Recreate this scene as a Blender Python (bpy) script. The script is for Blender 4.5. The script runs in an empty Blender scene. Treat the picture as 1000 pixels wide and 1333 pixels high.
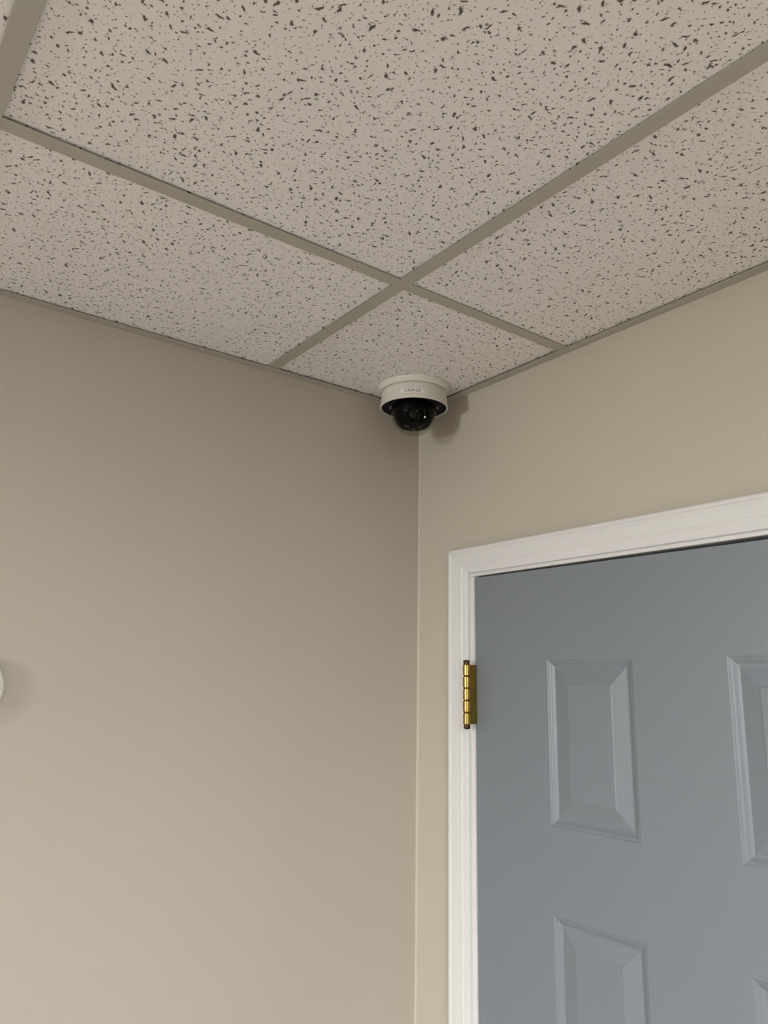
import bpy, bmesh, math, random
from mathutils import Vector, Matrix

C = bpy.context.scene.collection
S = bpy.context.scene
R = random.Random(7)
H = 2.44                                   # ceiling height; the room corner is x=0, y=0

# ------------------------------------------------------------------ camera
YAW, PITCH, ROLL = 0.930845, 0.220180, 0.0179153
f = Vector((-math.sin(YAW)*math.cos(PITCH), math.cos(YAW)*math.cos(PITCH), math.sin(PITCH)))
r0 = Vector((math.cos(YAW), math.sin(YAW), 0)); u0 = r0.cross(f)
r = r0*math.cos(ROLL) + u0*math.sin(ROLL); u = -r0*math.sin(ROLL) + u0*math.cos(ROLL)
cam = bpy.data.objects.new('camera', bpy.data.cameras.new('camera')); C.objects.link(cam)
cam.data.sensor_fit = 'HORIZONTAL'; cam.data.sensor_width = 36
cam.data.lens = 36*1004.43/1000; cam.data.clip_start = 0.02
M = Matrix((r, u, -f)).transposed().to_4x4(); M.translation = (1.35094, -1.10788, H-0.63185)
cam.matrix_world = M
S.camera = cam

# ------------------------------------------------------------------ light
w = bpy.data.worlds.new('world'); S.world = w; w.use_nodes = True
w.node_tree.nodes['Background'].inputs[0].default_value = (0.8, 0.85, 1, 1)
w.node_tree.nodes['Background'].inputs[1].default_value = 0.3
def area(name, loc, sx, sy, power, col, rot=(0, 0, 0)):
    d = bpy.data.lights.new(name, 'AREA'); d.shape = 'RECTANGLE'; d.size = sx; d.size_y = sy
    d.energy = power; d.color = col
    o = bpy.data.objects.new(name, d); C.objects.link(o); o.location = loc; o.rotation_euler = rot
    return o
LAMP = (0.937, 1.0, 0.965)
FILL_TINT = (0.96, 0.98, 1.04)
# a ceiling troffer to the right of the viewpoint, in a cell of the ceiling grid
area('troffer_light', (2.279, -1.324, H-0.022), 1.14, 0.55, 34, LAMP)
# a globe lamp hanging further down the room: throws the dome's shadow on the right wall
d = bpy.data.lights.new('globe_lamp_light', 'POINT'); d.energy = 111; d.color = LAMP; d.shadow_soft_size = 0.10
o = bpy.data.objects.new('globe_lamp_light', d); C.objects.link(o); o.location = (0.78, -4.0, H-0.32)
# unseen fill lights added before the far and back walls, aimed at the floor
for loc, to, spread in (((4.05, -1.8, 1.7), (0.9, -1.0, 0), 1.2), ((1.5, -5.25, 1.7), (0.8, -1.2, 0), 1.0)):
    o = area('fill_light', loc, 1.2, 1.0, 19, FILL_TINT, (Vector(to)-Vector(loc)).to_track_quat('-Z', 'Y').to_euler())
    o.data.spread = spread

vs = S.view_settings
vs.view_transform = 'Standard'; vs.look = 'None'; vs.gamma = 1; vs.use_curve_mapping = False
vs.exposure = 0.0

# ------------------------------------------------------------------ materials
def lin(c): return tuple(((v/255+0.055)/1.055)**2.4 if v > 10 else v/255/12.92 for v in c) + (1,)
def mat(name, col, rough=0.6, metal=0.0, spec=0.5, bump=0, bscale=200, bdist=0.001):
    m = bpy.data.materials.new(name); m.use_nodes = True
    nt = m.node_tree; b = nt.nodes['Principled BSDF']
    b.inputs['Base Color'].default_value = col; b.inputs['Roughness'].default_value = rough
    b.inputs['Metallic'].default_value = metal; b.inputs['Specular IOR Level'].default_value = spec
    if bump:
        tc = nt.nodes.new('ShaderNodeTexCoord'); n = nt.nodes.new('ShaderNodeTexNoise')
        n.inputs['Scale'].default_value = bscale; n.inputs['Detail'].default_value = 3
        bp = nt.nodes.new('ShaderNodeBump'); bp.inputs['Strength'].default_value = bump
        bp.inputs['Distance'].default_value = bdist
        nt.links.new(tc.outputs['Object'], n.inputs['Vector']); nt.links.new(n.outputs['Fac'], bp.inputs['Height'])
        nt.links.new(bp.outputs['Normal'], b.inputs['Normal'])
    return m

def wall_paint():
    m = mat('greige_wall_paint', (0.52, 0.47, 0.40, 1), 0.62, spec=0.35, bump=0.25, bscale=130, bdist=0.0006)
    nt = m.node_tree; b = nt.nodes['Principled BSDF']
    tc = nt.nodes.new('ShaderNodeTexCoord'); n = nt.nodes.new('ShaderNodeTexNoise')
    n.inputs['Scale'].default_value = 2.2; n.inputs['Detail'].default_value = 4
    rp = nt.nodes.new('ShaderNodeValToRGB')
    rp.color_ramp.elements[0].position = 0.3; rp.color_ramp.elements[0].color = (0.508, 0.456, 0.386, 1)
    rp.color_ramp.elements[1].position = 0.7; rp.color_ramp.elements[1].color = (0.532, 0.476, 0.404, 1)
    nt.links.new(tc.outputs['Object'], n.inputs['Vector']); nt.links.new(n.outputs['Fac'], rp.inputs['Fac'])
    nt.links.new(rp.outputs['Color'], b.inputs['Base Color'])
    return m

def tile_material():
    """fissured mineral fibre: scattered, randomly turned and sized worm-like pits plus pinholes"""
    m = bpy.data.materials.new('fissured_mineral_fibre'); m.use_nodes = True
    nt = m.node_tree; N = nt.nodes; L = nt.links; b = N['Principled BSDF']
    def math_(op, a, c=None, clamp=False):
        n = N.new('ShaderNodeMath'); n.operation = op; n.use_clamp = clamp
        for i, v in enumerate((a, c)):
            if v is None: continue
            if isinstance(v, (int, float)): n.inputs[i].default_value = v
            else: L.new(v, n.inputs[i])
        return n.outputs[0]
    def vmath(op, a, c):
        n = N.new('ShaderNodeVectorMath'); n.operation = op
        for i, v in enumerate((a, c)):
            if isinstance(v, tuple): n.inputs[i].default_value = v
            else: L.new(v, n.inputs[i])
        return n.outputs[0]
    tc = N.new('ShaderNodeTexCoord'); oi = N.new('ShaderNodeObjectInfo')
    off = N.new('ShaderNodeCombineXYZ')
    L.new(math_('MULTIPLY', oi.outputs['Random'], 37.0), off.inputs[0]); L.new(math_('MULTIPLY', oi.outputs['Random'], 91.0), off.inputs[1])
    base = vmath('ADD', tc.outputs['Object'], off.outputs[0])
    flat = vmath('MULTIPLY', base, (1, 1, 0))
    # ragged outlines: bend the coordinates with fine noise
    nz = N.new('ShaderNodeTexNoise'); nz.noise_dimensions = '2D'; nz.inputs['Scale'].default_value = 165; nz.inputs['Detail'].default_value = 2
    L.new(flat, nz.inputs['Vector'])
    bend = vmath('MULTIPLY', vmath('SUBTRACT', nz.outputs['Color'], (0.5, 0.5, 0.5)), (0.0050, 0.0050, 0))
    P = vmath('ADD', flat, bend)
    def layer(cell, length, width, prob, seed):
        q = vmath('ADD', P, (seed*3.17, seed*1.91, 0))
        v = N.new('ShaderNodeTexVoronoi'); v.voronoi_dimensions = '2D'; v.inputs['Scale'].default_value = 1/cell
        v.inputs['Randomness'].default_value = 1
        L.new(q, v.inputs['Vector'])
        # voronoi Position is in scaled space
        d = vmath('SUBTRACT', q, v.outputs['Position'])
        sc = N.new('ShaderNodeSeparateColor'); L.new(v.outputs['Color'], sc.inputs[0])
        sx = N.new('ShaderNodeSeparateXYZ'); L.new(d, sx.inputs[0])
        an = math_('MULTIPLY', math_('POWER', sc.outputs[0], 1.0), math.pi)
        ca = math_('COSINE', an); sa = math_('SINE', an)
        x = math_('ADD', math_('MULTIPLY', sx.outputs[0], ca), math_('MULTIPLY', sx.outputs[1], sa))
        y = math_('SUBTRACT', math_('MULTIPLY', sx.outputs[1], ca), math_('MULTIPLY', sx.outputs[0], sa))
        size = math_('ADD', math_('MULTIPLY', math_('POWER', sc.outputs[1], 1.6), 0.75), 0.35)
        ex = math_('DIVIDE', x, math_('MULTIPLY', size, length))
        ey = math_('DIVIDE', y, math_('MULTIPLY', math_('ADD', math_('MULTIPLY', sc.outputs[0], 0.5), 0.6), width))
        rr = math_('SQRT', math_('ADD', math_('MULTIPLY', ex, ex), math_('MULTIPLY', ey, ey)))
        inside = N.new('ShaderNodeMapRange'); inside.inputs[1].default_value = 1.25; inside.inputs[2].default_value = 0.7
        L.new(rr, inside.inputs[0])
        on = math_('LESS_THAN', sc.outputs[2], prob)
        return math_('MULTIPLY', inside.outputs[0], on)
    big = layer(0.0180, 0.0047, 0.0017, 0.57, 1)
    mid = layer(0.0105, 0.0024, 0.0011, 0.66, 2)
    pin = layer(0.0060, 0.0010, 0.0008, 0.66, 3)
    pit = math_('MAXIMUM', big, math_('MAXIMUM', mid, math_('MULTIPLY', pin, 0.8)))
    soil = N.new('ShaderNodeTexNoise'); soil.inputs['Scale'].default_value = 6; soil.inputs['Detail'].default_value = 5; L.new(base, soil.inputs['Vector'])
    face = N.new('ShaderNodeMix'); face.data_type = 'RGBA'
    face.inputs[6].default_value = (0.775, 0.73, 0.705, 1); face.inputs[7].default_value = (0.815, 0.77, 0.745, 1); L.new(soil.outputs['Fac'], face.inputs[0])
    mx = N.new('ShaderNodeMix'); mx.data_type = 'RGBA'; L.new(pit, mx.inputs[0]); L.new(face.outputs[2], mx.inputs[6])
    mx.inputs[7].default_value = (0.13, 0.10, 0.078, 1)  # dark pit colour stands in for the shade inside the fissures
    L.new(mx.outputs[2], b.inputs['Base Color'])
    b.inputs['Roughness'].default_value = 0.9; b.inputs['Specular IOR Level'].default_value = 0.2
    bp = N.new('ShaderNodeBump'); bp.inputs['Strength'].default_value = 0.5; bp.inputs['Distance'].default_value = 0.002; bp.invert = True
    L.new(pit, bp.inputs['Height']); L.new(bp.outputs['Normal'], b.inputs['Normal'])
    return m

def clear_plastic():
    m = bpy.data.materials.new('clear_smoked_plastic'); m.use_nodes = True
    nt = m.node_tree; N = nt.nodes; N.remove(N['Principled BSDF'])
    t = N.new('ShaderNodeBsdfTransparent'); t.inputs[0].default_value = (0.77, 0.77, 0.755, 1)
    g = N.new('ShaderNodeBsdfGlossy'); g.inputs['Roughness'].default_value = 0.04
    # mirror sheen that grows towards the rim, on the outer face only
    lw = N.new('ShaderNodeLayerWeight'); lw.inputs['Blend'].default_value = 0.5
    pw = N.new('ShaderNodeMath'); pw.operation = 'POWER'; nt.links.new(lw.outputs['Facing'], pw.inputs[0]); pw.inputs[1].default_value = 4.0
    sc = N.new('ShaderNodeMath'); sc.operation = 'MULTIPLY_ADD'; nt.links.new(pw.outputs[0], sc.inputs[0]); sc.inputs[1].default_value = 0.75; sc.inputs[2].default_value = 0.0
    mx = N.new('ShaderNodeMixShader')
    ge = N.new('ShaderNodeNewGeometry'); ff = N.new('ShaderNodeMath'); ff.operation = 'SUBTRACT'; ff.inputs[0].default_value = 1; ff.use_clamp = True
    nt.links.new(ge.outputs['Backfacing'], ff.inputs[1]); fm = N.new('ShaderNodeMath'); fm.operation = 'MULTIPLY'
    nt.links.new(ff.outputs[0], fm.inputs[0]); nt.links.new(sc.outputs[0], fm.inputs[1])
    nt.links.new(fm.outputs[0], mx.inputs[0]); nt.links.new(t.outputs[0], mx.inputs[1]); nt.links.new(g.outputs[0], mx.inputs[2])
    nt.links.new(mx.outputs[0], N['Material Output'].inputs[0])
    return m

WALL = wall_paint()
TILE = tile_material()
TEE = mat('putty_painted_steel', (0.42, 0.385, 0.33, 1), 0.45, spec=0.4)
DECK = mat('plenum_deck', (0.12, 0.11, 0.10, 1), 0.9)
FLOOR = mat('floor_vinyl', (0.42, 0.39, 0.36, 1), 0.6, bump=0.1, bscale=60)
TRIM = mat('white_trim_paint', (0.71, 0.69, 0.69, 1), 0.38, spec=0.45, bump=0.05, bscale=160, bdist=0.0004)
CAULK = mat('caulk_bead', (0.54, 0.487, 0.42, 1), 0.6)
DOOR = mat('grey_door_paint', (0.182, 0.203, 0.236, 1), 0.43, spec=1.0, bump=0.06, bscale=220, bdist=0.0003)
BRASS = mat('polished_brass', (0.44, 0.30, 0.085, 1), 0.27, metal=1.0, bump=0.05, bscale=90, bdist=0.0004)
PLASTIC = mat('white_plastic', (0.70, 0.665, 0.615, 1), 0.42)
STICKER = mat('white_label_tape', (0.80, 0.79, 0.75, 1), 0.35)
INK = mat('black_ink', (0.02, 0.02, 0.02, 1), 0.5)
BLACK = mat('black_plastic', (0.004, 0.004, 0.004, 1), 0.45, spec=0.12)
MATTE = mat('matte_black_plastic', (0.008, 0.007, 0.007, 1), 0.7, spec=0.2)
LENS = mat('lens_glass', (0.004, 0.004, 0.005, 1), 0.12, spec=0.35)
CHROME = mat('bright_metal', (0.75, 0.75, 0.75, 1), 0.2, metal=1)
CLEAR = clear_plastic()
GLOW_BEAD = mat('white_glowing_bead', (0.9, 0.9, 0.9, 1), 0.3)  # added glowing bead in place of the bright highlight dot
GLOW_BEAD.node_tree.nodes['Principled BSDF'].inputs['Emission Color'].default_value = (1, 1, 1, 1)
GLOW_BEAD.node_tree.nodes['Principled BSDF'].inputs['Emission Strength'].default_value = 0.9

# ------------------------------------------------------------------ mesh helpers
def link_mesh(name, me, material, parent=None, loc=None):
    o = bpy.data.objects.new(name, me); C.objects.link(o)
    if material and not me.materials: me.materials.append(material)
    if parent: o.parent = parent
    if loc: o.location = loc
    return o
def obj(name, bm, material, parent=None, loc=None, smooth=None):
    me = bpy.data.meshes.new(name)
    bmesh.ops.recalc_face_normals(bm, faces=bm.faces)
    bm.to_mesh(me); bm.free()
    if smooth is not None:
        for p in me.polygons: p.use_smooth = True
        me.set_sharp_from_angle(angle=math.radians(smooth))
    return link_mesh(name, me, material, parent, loc)
def box(bm, x0, x1, y0, y1, z0, z1, bevel=0.0):
    vs_ = [bm.verts.new((x, y, z)) for x in (x0, x1) for y in (y0, y1) for z in (z0, z1)]
    fs = [(0,1,3,2), (4,6,7,5), (0,4,5,1), (2,3,7,6), (0,2,6,4), (1,5,7,3)]
    faces = [bm.faces.new([vs_[i] for i in q]) for q in fs]
    if bevel:
        es = list({e for fc in faces for e in fc.edges})
        bmesh.ops.bevel(bm, geom=es, offset=bevel, segments=2, affect='EDGES', profile=0.5)
def one_box(name, m, parent, *a, bevel=0.0):
    bm = bmesh.new(); box(bm, *a, bevel=bevel); return obj(name, bm, m, parent)
def lathe(bm, prof, seg=96, axis='z', mat4=None):
    rings = []
    for rad, h in prof:
        if rad < 1e-6:
            rings.append([bm.verts.new((0, 0, h))])
        else:
            rings.append([bm.verts.new((rad*math.cos(2*math.pi*k/seg), rad*math.sin(2*math.pi*k/seg), h)) for k in range(seg)])
    for a, b_ in zip(rings, rings[1:]):
        for k in range(seg):
            q = [a[k % len(a)], a[(k+1) % len(a)], b_[(k+1) % len(b_)], b_[k % len(b_)]]
            q2 = []
            for v in q:
                if v not in q2: q2.append(v)
            if len(q2) > 2: bm.faces.new(q2)
    if mat4: bmesh.ops.transform(bm, matrix=mat4, verts=[v for rg in rings for v in rg])
def sweep(bm, prof, a_fn, b_fn):
    """prof: closed list of (w, d); a_fn/b_fn map it to the two ends"""
    A = [bm.verts.new(a_fn(*p)) for p in prof]; B = [bm.verts.new(b_fn(*p)) for p in prof]
    n = len(prof)
    for i in range(n): bm.faces.new((A[i], A[(i+1) % n], B[(i+1) % n], B[i]))
    bm.faces.new(A); bm.faces.new(B[::-1])
def structure(o): o['kind'] = 'structure'; return o

# ------------------------------------------------------------------ room shell
RX, RY, T = 4.11, -5.30, 0.12              # inner room size
TOP = H + 0.16
DX0, DX1, DTOP = 0.166, 1.114, H-0.392     # rough opening in the right wall
structure(one_box('wall_left', WALL, None, -T, 0, RY, T, 0, TOP))
bm = bmesh.new()
outer = [(0, 0), (DX0, 0), (DX0, DTOP), (DX1, DTOP), (DX1, 0), (RX, 0), (RX, TOP), (0, TOP)]
F = [bm.verts.new((x, 0, z)) for x, z in outer]; B = [bm.verts.new((x, T, z)) for x, z in outer]
for q in ((0, 1, 2, 7), (2, 3, 6, 7), (3, 4, 5, 6)):
    bm.faces.new([F[i] for i in q]); bm.faces.new([B[i] for i in reversed(q)])
for i in range(8):
    bm.faces.new((F[i], F[(i+1) % 8], B[(i+1) % 8], B[i]))
structure(obj('wall_right', bm, WALL))
structure(one_box('wall_back', WALL, None, -T, RX+T, RY-T, RY, 0, TOP))
structure(one_box('wall_far', WALL, None, RX, RX+T, RY, T, 0, TOP))
structure(one_box('floor', FLOOR, None, -T, RX+T, RY-T, T, -0.06, 0))
# caulk bead down the corner
bm = bmesh.new()
prof = [(0.0, 0.0), (0.0032, 0.0), (0.0018, 0.0007), (0.0007, 0.0018), (0.0, 0.0032)]
sweep(bm, prof, lambda a, b_: (a, -b_, 0.0), lambda a, b_: (a, -b_, H-0.001))
structure(obj('trim_2', bm, CAULK, smooth=60))

# ------------------------------------------------------------------ suspended ceiling
ceiling = structure(one_box('ceiling', DECK, None, -T, RX+T, RY-T, T, TOP, TOP+0.06))
A0, B0 = 0.4505, 0.4094                    # first tee lines: x and distance from the right wall
mains = [-(B0+0.6096*k) for k in range(9) if B0+0.6096*k < -RY-0.05]
cross = [A0+1.2192*k for k in range(4) if A0+1.2192*k < RX-0.05]
FL, FT, WB = 0.01195, 0.0006, 0.0008       # flange half width, thickness, web half thickness
def tee_bm(length):
    bm = bmesh.new()
    p = [(-FL, 0.0002), (-FL+0.0003, 0), (FL-0.0003, 0), (FL, 0.0002), (FL, FT), (WB, FT), (WB, 0.036), (-WB, 0.036), (-WB, FT), (-FL, FT)]
    sweep(bm, p, lambda a, h: (0, a, h), lambda a, h: (length, a, h))
    return bm
for y in mains:
    obj('main_tee', tee_bm(RX-0.002), TEE, ceiling, (0.001, y, H+0.0003))
ys = [-0.001] + mains + [RY+0.001]
me_full = None
for x in cross:
    for i, (ya, yb) in enumerate(zip(ys, ys[1:])):
        g0 = 0.0 if i == 0 else FL+0.0001
        g1 = 0.0 if i == len(ys)-2 else FL+0.0001
        L_ = (ya-g0)-(yb+g1)
        if 0 < i < len(ys)-2:
            if me_full is None:
                t = obj('cross_tee', tee_bm(L_), TEE, ceiling); me_full = t.data
            else:
                t = link_mesh('cross_tee', me_full, None, ceiling)
        else:
            t = obj('cross_tee', tee_bm(L_), TEE, ceiling)
        t.location = (x, ya-g0, H+0.0006); t.rotation_euler.z = -math.pi/2
# wall angles along the four walls
AW = 0.0215
def angle_bm(L_):
    bm = bmesh.new()
    p = [(0.0004, -0.0006), (AW-0.0003, -0.0006), (AW, -0.0004), (AW, 0), (0.001, 0), (0.001, 0.022), (0.0004, 0.022)]
    sweep(bm, p, lambda a, h: (0, a, h), lambda a, h: (L_, a, h))
    return bm
o = obj('wall_angle', angle_bm(-RY), TEE, ceiling, (0, 0, H)); o.rotation_euler.z = -math.pi/2
o.location = (0, 0, H)
o = obj('wall_angle', angle_bm(RX-AW), TEE, ceiling, (RX, 0, H)); o.rotation_euler.z = math.pi
o = obj('wall_angle', angle_bm(RX-AW), TEE, ceiling, (AW, RY, H))
o = obj('wall_angle', angle_bm(-RY-2*AW), TEE, ceiling, (RX, RY+AW, H)); o.rotation_euler.z = math.pi/2
# tiles
xs = [0.0] + cross + [RX]
LIGHT_CELLS = {(2, 2)}
tile_cache = {}
for ix, (xa, xb) in enumerate(zip(xs, xs[1:])):
    for iy, (ya, yb) in enumerate(zip(ys, ys[1:])):
        if (ix, iy) in LIGHT_CELLS: continue
        a = xa + (0.0025 if ix else 0.003); b_ = xb - 0.0025
        c = ya - 0.0025; d_ = yb + 0.0025
        sx, sy = b_-a, c-d_
        key = (round(sx, 3), round(sy, 3))
        if key not in tile_cache:
            bm = bmesh.new(); box(bm, -sx/2, sx/2, -sy/2, sy/2, 0, 0.015, bevel=0.0008)
            t = obj('ceiling_tile', bm, TILE, ceiling); tile_cache[key] = t.data
        else:
            t = link_mesh('ceiling_tile', tile_cache[key], None, ceiling)
        gap = 0.0016
        t.location = ((a+b_)/2, (c+d_)/2, H+0.0013+gap)
        # slightly cocked in the grid, never through the flange
        ax = (R.random()-0.5)*0.002/max(sy, 0.3); ay = (R.random()-0.5)*0.002/max(sx, 0.3)
        if (ix, iy) == (0, 0): ax = ay = 0; t.location.z += 0.0010
        if (ix, iy) == (1, 1): ax, ay = -0.0018, 0.0018
        t.rotation_euler = (ax, ay, 0)

# troffers that carry the lamps (behind the camera)
FRAMEM = TRIM
DIFF = mat('troffer_diffuser', (0.9, 0.9, 0.88, 1), 0.5)
DIFF.node_tree.nodes['Principled BSDF'].inputs['Emission Color'].default_value = (1, 0.95, 0.88, 1)
DIFF.node_tree.nodes['Principled BSDF'].inputs['Emission Strength'].default_value = 1.5

# ------------------------------------------------------------------ door frame (trim_1) : casing + jamb
CX0, CZ = 0.116, H-0.348                   # outer edges of the casing
CW = 0.0535; K0 = 0.0535/0.058
CX1 = 1.280 - CX0                          # right outer edge (mirror about the door's middle)
prof = [(0, 0), (0, 0.0130), (0.0008, 0.0152), (0.0026, 0.0164), (0.0055, 0.0166), (0.0082, 0.0158), (0.0094, 0.0140), (0.0104, 0.0134),
        (0.0140, 0.0138), (0.020, 0.0136), (0.027, 0.0128), (0.0325, 0.0120), (0.0345, 0.0115), (0.0356, 0.0118), (0.0378, 0.0121), (0.0400, 0.0115), (0.0412, 0.0104),
        (0.0430, 0.0100), (0.0530, 0.0092), (0.0560, 0.0086), (0.0575, 0.0072), (0.058, 0.0060), (0.058, 0)]
prof = [(a*K0, dd) for a, dd in prof]
trim = bpy.data.objects.new('trim_1', None); C.objects.link(trim); trim.location = (CX0, 0, 0); structure(trim)
inv = Matrix.Translation((-CX0, 0, 0))
def trim_part(name, bm, smooth=None):
    bmesh.ops.transform(bm, matrix=inv, verts=bm.verts); return obj(name, bm, TRIM, trim, smooth=smooth)
bm = bmesh.new(); sweep(bm, prof, lambda a, dd: (CX0+a, -dd, 0.0), lambda a, dd: (CX0+a, -dd, CZ-a-0.0001)); trim_part('casing_leg', bm, 40)
bm = bmesh.new(); sweep(bm, prof, lambda a, dd: (CX1-a, -dd, 0.0), lambda a, dd: (CX1-a, -dd, CZ-a-0.0001)); trim_part('casing_leg', bm, 40)
bm = bmesh.new(); sweep(bm, prof, lambda a, dd: (CX0+a+0.0001, -dd, CZ-a), lambda a, dd: (CX1-a-0.0001, -dd, CZ-a)); trim_part('casing_head', bm, 40)
JX0 = 0.1803; JX1 = 1.280-JX0; JZ = H-0.4082
bm = bmesh.new(); box(bm, DX0+0.001, JX0, 0, T, 0, JZ, bevel=0.0018); trim_part('jamb_side', bm, 40)
bm = bmesh.new(); box(bm, JX1, DX1-0.001, 0, T, 0, JZ, bevel=0.0018); trim_part('jamb_side', bm, 40)
bm = bmesh.new(); box(bm, DX0+0.001, DX1-0.001, 0, T, JZ, DTOP-0.001, bevel=0.0012); trim_part('jamb_head', bm, 40)
bm = bmesh.new(); box(bm, JX0, JX0+0.012, 0.052, 0.085, 0, JZ); trim_part('door_stop', bm)
bm = bmesh.new(); box(bm, JX1-0.012, JX1, 0.052, 0.085, 0, JZ); trim_part('door_stop', bm)
bm = bmesh.new(); box(bm, JX0+0.012, JX1-0.012, 0.052, 0.085, JZ-0.012, JZ); trim_part('door_stop', bm)

# ------------------------------------------------------------------ door
EX0, EX1 = 0.1855, 1.0945
YF, YB = 0.001, 0.046
ZB = 0.010
def ztop(x): return H-0.4112-0.0040*(x-EX0)/0.62     # the leaf sags a little towards its free edge
PX = [(0.371, 0.557), (0.7225, 0.9085)]
PZ = [(H-0.871, H-0.580), (H-1.585, H-1.0135), (H-2.19, H-1.72)]
xc = [EX0, PX[0][0], PX[0][1], PX[1][0], PX[1][1], EX1]
zc = [ZB, PZ[2][0], PZ[2][1], PZ[1][0], PZ[1][1], PZ[0][0], PZ[0][1], None]
bm = bmesh.new()
def zz(i, x): return ztop(x) if zc[i] is None else zc[i]
G = [[bm.verts.new((x, YF, zz(i, x))) for i in range(8)] for x in xc]
for i in range(5):
    for j in range(7):
        if i in (1, 3) and j in (1, 3, 5): continue
        bm.faces.new((G[i][j], G[i+1][j], G[i+1][j+1], G[i][j+1]))
K = [bm.verts.new(p) for p in ((EX0, YB, ZB), (EX1, YB, ZB), (EX1, YB, ztop(EX1)), (EX0, YB, ztop(EX0)))]
bm.faces.new(K[::-1])
bm.faces.new([G[i][0] for i in range(6)] + [K[1], K[0]]); bm.faces.new([G[i][7] for i in range(6)] + [K[2], K[3]])
bm.faces.new([G[0][j] for j in range(8)] + [K[3], K[0]]); bm.faces.new([G[5][j] for j in range(8)] + [K[2], K[1]])
door = structure(obj('door_1', bm, DOOR))
# raised panels: ogee drop, long bevel back up, flat field
PP = [(0, 0), (0.0014, 0.0003), (0.0032, 0.0014), (0.0052, 0.0017), (0.0074, 0.0026), (0.0104, 0.0046), (0.0130, 0.0058), (0.0150, 0.0063), (0.0165, 0.0064),
      (0.0445, 0.0012), (0.0460, 0.0004), (0.0475, 0.0002)]
for zr in PZ:
    for xr in PX:
        bm = bmesh.new(); loops = []
        for i_, dep in PP:
            loops.append([bm.verts.new(p) for p in ((xr[0]+i_, YF+dep, zr[0]+i_), (xr[1]-i_, YF+dep, zr[0]+i_), (xr[1]-i_, YF+dep, zr[1]-i_), (xr[0]+i_, YF+dep, zr[1]-i_))])
        for a, b_ in zip(loops, loops[1:]):
            for k in range(4): bm.faces.new((a[k], a[(k+1) % 4], b_[(k+1) % 4], b_[k]))
        bm.faces.new(loops[-1])
        p_ = obj('raised_panel', bm, DOOR, door)
        for q in p_.data.polygons:
            if q.normal.y > 0: p_.data.flip_normals(); break
# hinge
HX, HY, HZ0, HZ1 = 0.1835, -0.0245, H-0.7065, H-0.5885
hinge = bpy.data.objects.new('hinge', None); C.objects.link(hinge); hinge.parent = door; hinge.location = (HX, HY, HZ0)
hinge['label'] = 'brass butt hinge with five knuckles'
hl = HZ1-HZ0
kn = hl/5
for k in range(5):
    bm = bmesh.new(); rr = 0.0074 if k % 2 == 0 else 0.0077
    lathe(bm, [(0, 0.0010), (rr-0.0011, 0.0010), (rr, 0.0021), (rr, kn-0.0021), (rr-0.0011, kn-0.0010), (0, kn-0.0010)], 28)
    obj('knuckle', bm, BRASS, hinge, (0, 0, k*kn), smooth=35)
LEAFBRASS = mat('aged_brass', (0.30, 0.215, 0.042, 1), 0.38, metal=1.0)
bm = bmesh.new(); lathe(bm, [(0, -0.004), (0.0062, -0.004), (0.0062, hl+0.004), (0, hl+0.004)], 24)
DARKBRASS = mat('dull_brass', (0.09, 0.045, 0.02, 1), 0.4, metal=1.0)
obj('hinge_pin', bm, DARKBRASS, hinge, smooth=35)
for sgn, z_ in ((1, hl+0.004), (-1, -0.004)):
    bm = bmesh.new(); lathe(bm, [(0.0068, 0), (0.0068, 0.0022), (0.0045, 0.0042), (0, 0.0048)], 24, mat4=Matrix.Diagonal((1, 1, sgn, 1)))
    obj('pin_tip', bm, DARKBRASS, hinge, (0, 0, z_), smooth=50)
# leaves run from the barrel back between door edge and jamb
one_box('hinge_leaf', LEAFBRASS, hinge, -0.0017, -0.0002, 0.005, 0.060, 0.001, hl-0.001)
one_box('hinge_leaf', LEAFBRASS, hinge, 0.0002, 0.0017, 0.005, 0.060, 0.001, hl-0.001)

# ------------------------------------------------------------------ dome security camera
DCX, DCY = 0.1110, -0.1085
BASE = H+0.0037
sc_ = bpy.data.objects.new('security_camera', None); C.objects.link(sc_); sc_.location = (DCX, DCY, BASE)
sc_['label'] = 'white dome security camera marked CAM-24 on the ceiling in the corner'; sc_['category'] = 'security camera'
q = -0.0027                                 # mounting face to grid level
bm = bmesh.new(); lathe(bm, [(0, 0), (0.0788, 0), (0.0790, -0.0022), (0.0786, -0.0042), (0.0768, -0.0072), (0.0738, -0.0108), (0.0725, -0.0118), (0, -0.0118)])
obj('mounting_plate', bm, PLASTIC, sc_, smooth=35)
ZH0, ZH1 = -0.0120, -0.0475
def rh(z): return 0.0703 + (0.0735-0.0703)*(z-ZH0)/(ZH1-ZH0)
bm = bmesh.new()
lathe(bm, [(0.066, ZH0), (0.0690, ZH0), (0.0701, ZH0-0.0012), (rh(-0.018), -0.018), (rh(-0.030), -0.030), (rh(-0.044), -0.044), (0.0738, -0.0462), (0.0737, -0.0480), (0.0728, -0.0490), (0.0716, -0.0490), (0.0708, -0.0480), (0.0704, -0.0455), (0.066, ZH0)], 128)
obj('housing', bm, PLASTIC, sc_, smooth=35)
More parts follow.
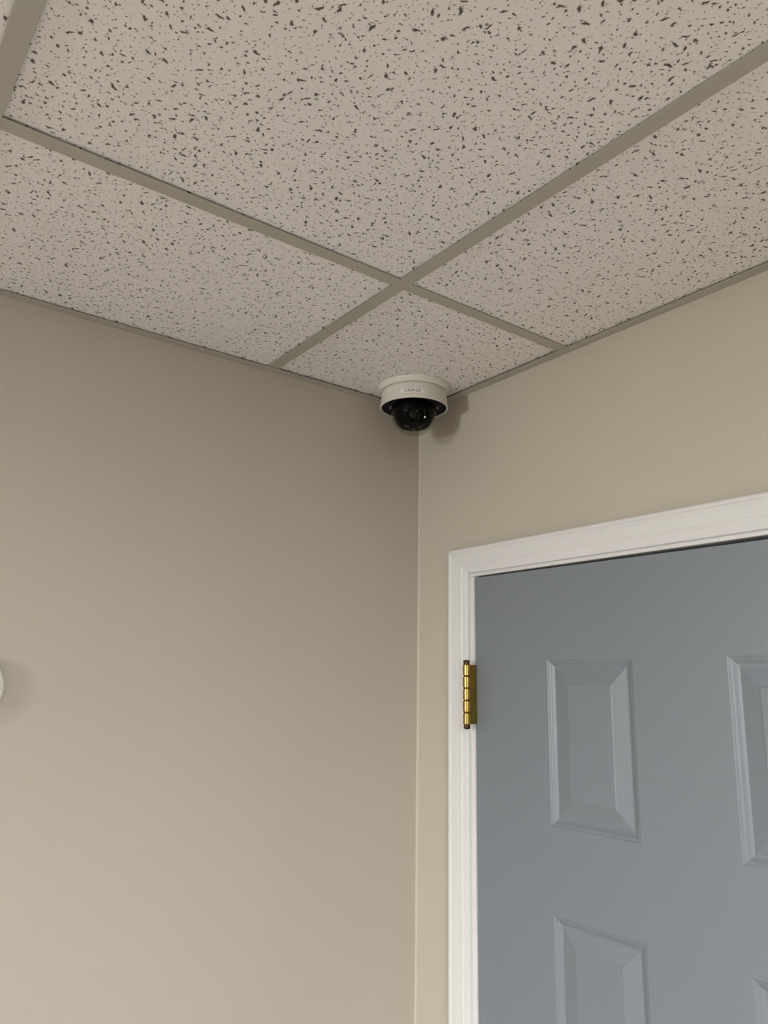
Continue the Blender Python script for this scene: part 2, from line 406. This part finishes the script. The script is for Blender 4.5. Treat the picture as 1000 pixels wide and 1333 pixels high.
# black underside round the bubble
bm = bmesh.new(); lathe(bm, [(0.0703, -0.0462), (0.0690, -0.0440), (0.0640, -0.0420), (0.0500, -0.0415), (0, -0.0415)])
obj('inner_collar', bm, MATTE, sc_, smooth=40)
SZ, SR = -0.0590, 0.0492
bm = bmesh.new()
prof = [(SR+0.0015, -0.0440), (SR, -0.0455), (SR, -0.052)] + [(SR*math.cos(a), SZ-SR*math.sin(a)) for a in [math.pi/2*k/20 for k in range(0, 21)]]
prof[-1] = (0, SZ-SR)
lathe(bm, prof, 96); obj('dome_bubble', bm, CLEAR, sc_, smooth=60)['label'] = 'clear plastic bubble'
shroud_prof = [(0.0458, -0.0430), (0.0458, -0.0540), (0.0446, -0.0630), (0.0416, -0.0730), (0.0372, -0.0815), (0.0328, -0.0870), (0.0300, -0.0890), (0.0275, -0.0897), (0, -0.0897)]
bm = bmesh.new(); lathe(bm, shroud_prof, 96); shroud = obj('camera_shroud', bm, BLACK, sc_, smooth=40)
# lens, pointing at the room
view = (r*-0.03 - u*0.16 - f).normalized()        # roughly along the line to the camera
def facing(dir_, pos):
    qn = dir_.to_track_quat('Z', 'Y'); return Matrix.Translation(pos) @ qn.to_matrix().to_4x4()
ctr = Vector((0, 0, SZ))
bm = bmesh.new(); lathe(bm, [(0.0160, 0.028), (0.0160, 0.0438), (0.0152, 0.0448), (0.0140, 0.0448), (0.0132, 0.0432), (0.0100, 0.0418), (0, 0.0418)], 48, mat4=facing(view, ctr))
obj('lens_barrel', bm, BLACK, shroud, smooth=35)
bm = bmesh.new(); lathe(bm, [(0.0100, 0.0422), (0.0075, 0.0438), (0.004, 0.0447), (0, 0.0450)], 40, mat4=facing(view, ctr))
obj('lens', bm, LENS, shroud, smooth=60)
az0 = math.atan2(-1.0, 1.24)                 # towards the camera
def on_shroud(dx, dy, rad=0.0436):
    """point on the eyeball, dx/dy metres to the right of and above its middle as the lens sees it, and the outward normal"""
    n_ = (r*dx + u*dy - f*math.sqrt(rad*rad-dx*dx-dy*dy))/rad
    return ctr + n_*rad, n_
for dx, dy in ((-0.0186, -0.0284), (-0.0139, -0.0320), (-0.0037, -0.0372), (0.0009, -0.0372), (0.0111, -0.0320), (0.0167, -0.0284)):
    p_, n_ = on_shroud(dx, dy)
    bm = bmesh.new(); lathe(bm, [(0.0011, -0.0012), (0.0011, 0.0002), (0.0006, 0.0006), (0, 0.0007)], 12, mat4=facing(n_, p_))
    obj('infrared_lamp', bm, CHROME, shroud, smooth=50)
p_, n_ = on_shroud(0.0220, -0.0118)
bm = bmesh.new(); lathe(bm, [(0.0016, -0.0012), (0.0016, 0.0003), (0.0011, 0.0008), (0, 0.0010)], 16, mat4=facing(n_, p_))
obj('highlight_bead', bm, GLOW_BEAD, shroud, smooth=50)['label'] = 'small glowing white bead added as a highlight'
# thin bezel ring round the lens and grey slivers that stand in for reflections
GLINT = mat('grey_glint', (0.16, 0.16, 0.16, 1), 0.4)
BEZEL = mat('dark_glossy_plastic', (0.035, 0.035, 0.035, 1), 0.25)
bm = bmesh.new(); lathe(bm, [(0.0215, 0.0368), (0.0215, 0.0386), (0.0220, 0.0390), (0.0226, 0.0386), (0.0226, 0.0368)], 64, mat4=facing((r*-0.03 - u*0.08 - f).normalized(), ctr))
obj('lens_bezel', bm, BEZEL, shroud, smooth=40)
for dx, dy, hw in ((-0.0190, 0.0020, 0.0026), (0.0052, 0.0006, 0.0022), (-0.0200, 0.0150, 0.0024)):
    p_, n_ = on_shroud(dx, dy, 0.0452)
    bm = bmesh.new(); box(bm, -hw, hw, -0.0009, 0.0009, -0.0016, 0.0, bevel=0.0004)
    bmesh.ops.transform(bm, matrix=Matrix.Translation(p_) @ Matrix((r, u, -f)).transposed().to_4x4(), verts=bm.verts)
    obj('glint_sliver', bm, GLINT, shroud)
# clear lugs of the bubble
for da in (-1.52, 1.52):
    bm = bmesh.new(); box(bm, 0.0493, 0.0530, -0.003, 0.003, -0.0485, -0.0425, bevel=0.0006)
    bmesh.ops.transform(bm, matrix=Matrix.Rotation(az0+da, 4, 'Z'), verts=bm.verts)
    obj('bubble_lug', bm, mat('grey_clear_plastic', (0.22, 0.22, 0.22, 1), 0.2), sc_)
# sticker and its lettering, wrapped round the housing
azl = az0 - 0.05
def wrap(s, z, lift):
    rad = rh(z)+lift; a = azl+s/rad
    return Vector((rad*math.cos(a), rad*math.sin(a), z))
LZ = -0.0335
bm = bmesh.new()
n = 20; half, hh = 0.0265, 0.0050
up = [[bm.verts.new(wrap(-half+2*half*i/n, LZ+s*hh, 0.00032)) for i in range(n+1)] for s in (-1, 1)]
dn = [[bm.verts.new(wrap(-half+2*half*i/n, LZ+s*hh, 0.00002)) for i in range(n+1)] for s in (-1, 1)]
for i in range(n):
    bm.faces.new((up[0][i], up[0][i+1], up[1][i+1], up[1][i])); bm.faces.new((dn[0][i], dn[1][i], dn[1][i+1], dn[0][i+1]))
    for s in (0, 1): bm.faces.new((up[s][i], dn[s][i], dn[s][i+1], up[s][i+1]))
for i in (0, n): bm.faces.new((up[0][i], up[1][i], dn[1][i], dn[0][i]))
label = obj('name_sticker', bm, STICKER, sc_, smooth=40)
cu = bpy.data.curves.new('lettering', 'FONT'); cu.body = 'CAM-24'; cu.size = 0.0098; cu.align_x = 'CENTER'; cu.align_y = 'CENTER'
cu.resolution_u = 3; cu.offset = 0.0; cu.space_character = 1.02
tmp = bpy.data.objects.new('tmp', cu); C.objects.link(tmp)
dg = bpy.context.evaluated_depsgraph_get(); dg.update()
me = bpy.data.meshes.new_from_object(tmp.evaluated_get(dg)); bpy.data.objects.remove(tmp)
bm = bmesh.new(); bm.from_mesh(me)
bmesh.ops.triangulate(bm, faces=bm.faces)
bmesh.ops.subdivide_edges(bm, edges=[e for e in bm.edges if e.calc_length() > 0.002], cuts=2)
for v in bm.verts: v.co = wrap(v.co.x, LZ+v.co.y, 0.00042)
me2 = bpy.data.meshes.new('lettering'); bm.to_mesh(me2); bm.free()
me2.materials.clear()
link_mesh('lettering', me2, INK, label)
# the little hooked seam of the release catch above the sticker
bm = bmesh.new()
for (sa, sb, za, zb) in ((-0.008, 0.0034, -0.0232, -0.0227), (0.0028, 0.0034, -0.0232, -0.0180)):
    m_ = 6
    A = [bm.verts.new(wrap(sa+(sb-sa)*i/m_, za, 0.0001)) for i in range(m_+1)]
    B = [bm.verts.new(wrap(sa+(sb-sa)*i/m_, zb, 0.0001)) for i in range(m_+1)]
    for i in range(m_): bm.faces.new((A[i], A[i+1], B[i+1], B[i]))
obj('catch_seam', bm, mat('seam_shadow_gap', (0.25, 0.23, 0.21, 1), 0.8), sc_)

# ------------------------------------------------------------------ round unit on the left wall
ru = bpy.data.objects.new('round_wall_unit', None); C.objects.link(ru); ru.location = (0, -0.8885, H-0.6475)
ru['label'] = 'round white plastic unit on the left wall at the picture edge'; ru['category'] = 'wall unit'
tox = Matrix.Rotation(math.pi/2, 4, 'Y')
bm = bmesh.new(); lathe(bm, [(0, 0.0002), (0.036, 0.0002), (0.036, 0.0060), (0, 0.0060)], 80, mat4=tox)
obj('back_plate', bm, PLASTIC, ru, smooth=35)
bm = bmesh.new(); lathe(bm, [(0, 0.0061), (0.0470, 0.0061), (0.0484, 0.0068), (0.0488, 0.0082), (0.0480, 0.0105), (0.0460, 0.0124), (0.0432, 0.0132), (0.0422, 0.0126), (0.0412, 0.0132), (0.034, 0.0142), (0.018, 0.0148), (0, 0.0150)], 96, mat4=tox)
obj('cover', bm, PLASTIC, ru, smooth=35)

# ------------------------------------------------------------------ troffers overhead behind the camera
for ix, iy in sorted(LIGHT_CELLS):
    xa, xb, ya, yb = xs[ix], xs[ix+1], ys[iy], ys[iy+1]
    cx, cy = (xa+xb)/2, (ya+yb)/2
    t = bpy.data.objects.new('ceiling_light', None); C.objects.link(t); t.location = (cx, cy, H)
    t['label'] = 'troffer light in the ceiling grid to the right of the viewpoint'; t['category'] = 'ceiling light'
    w_, h_ = (xb-xa)/2-0.003, (ya-yb)/2-0.003
    one_box('diffuser', DIFF, t, -w_+0.03, w_-0.03, -h_+0.03, h_-0.03, 0.004, 0.008)
    bm = bmesh.new()
    box(bm, -w_, w_, h_-0.03, h_, 0.002, 0.06); box(bm, -w_, w_, -h_, -h_+0.03, 0.002, 0.06)
    box(bm, -w_, -w_+0.03, -h_+0.03, h_-0.03, 0.002, 0.06); box(bm, w_-0.03, w_, -h_+0.03, h_-0.03, 0.002, 0.06)
    obj('frame', bm, TRIM, t)
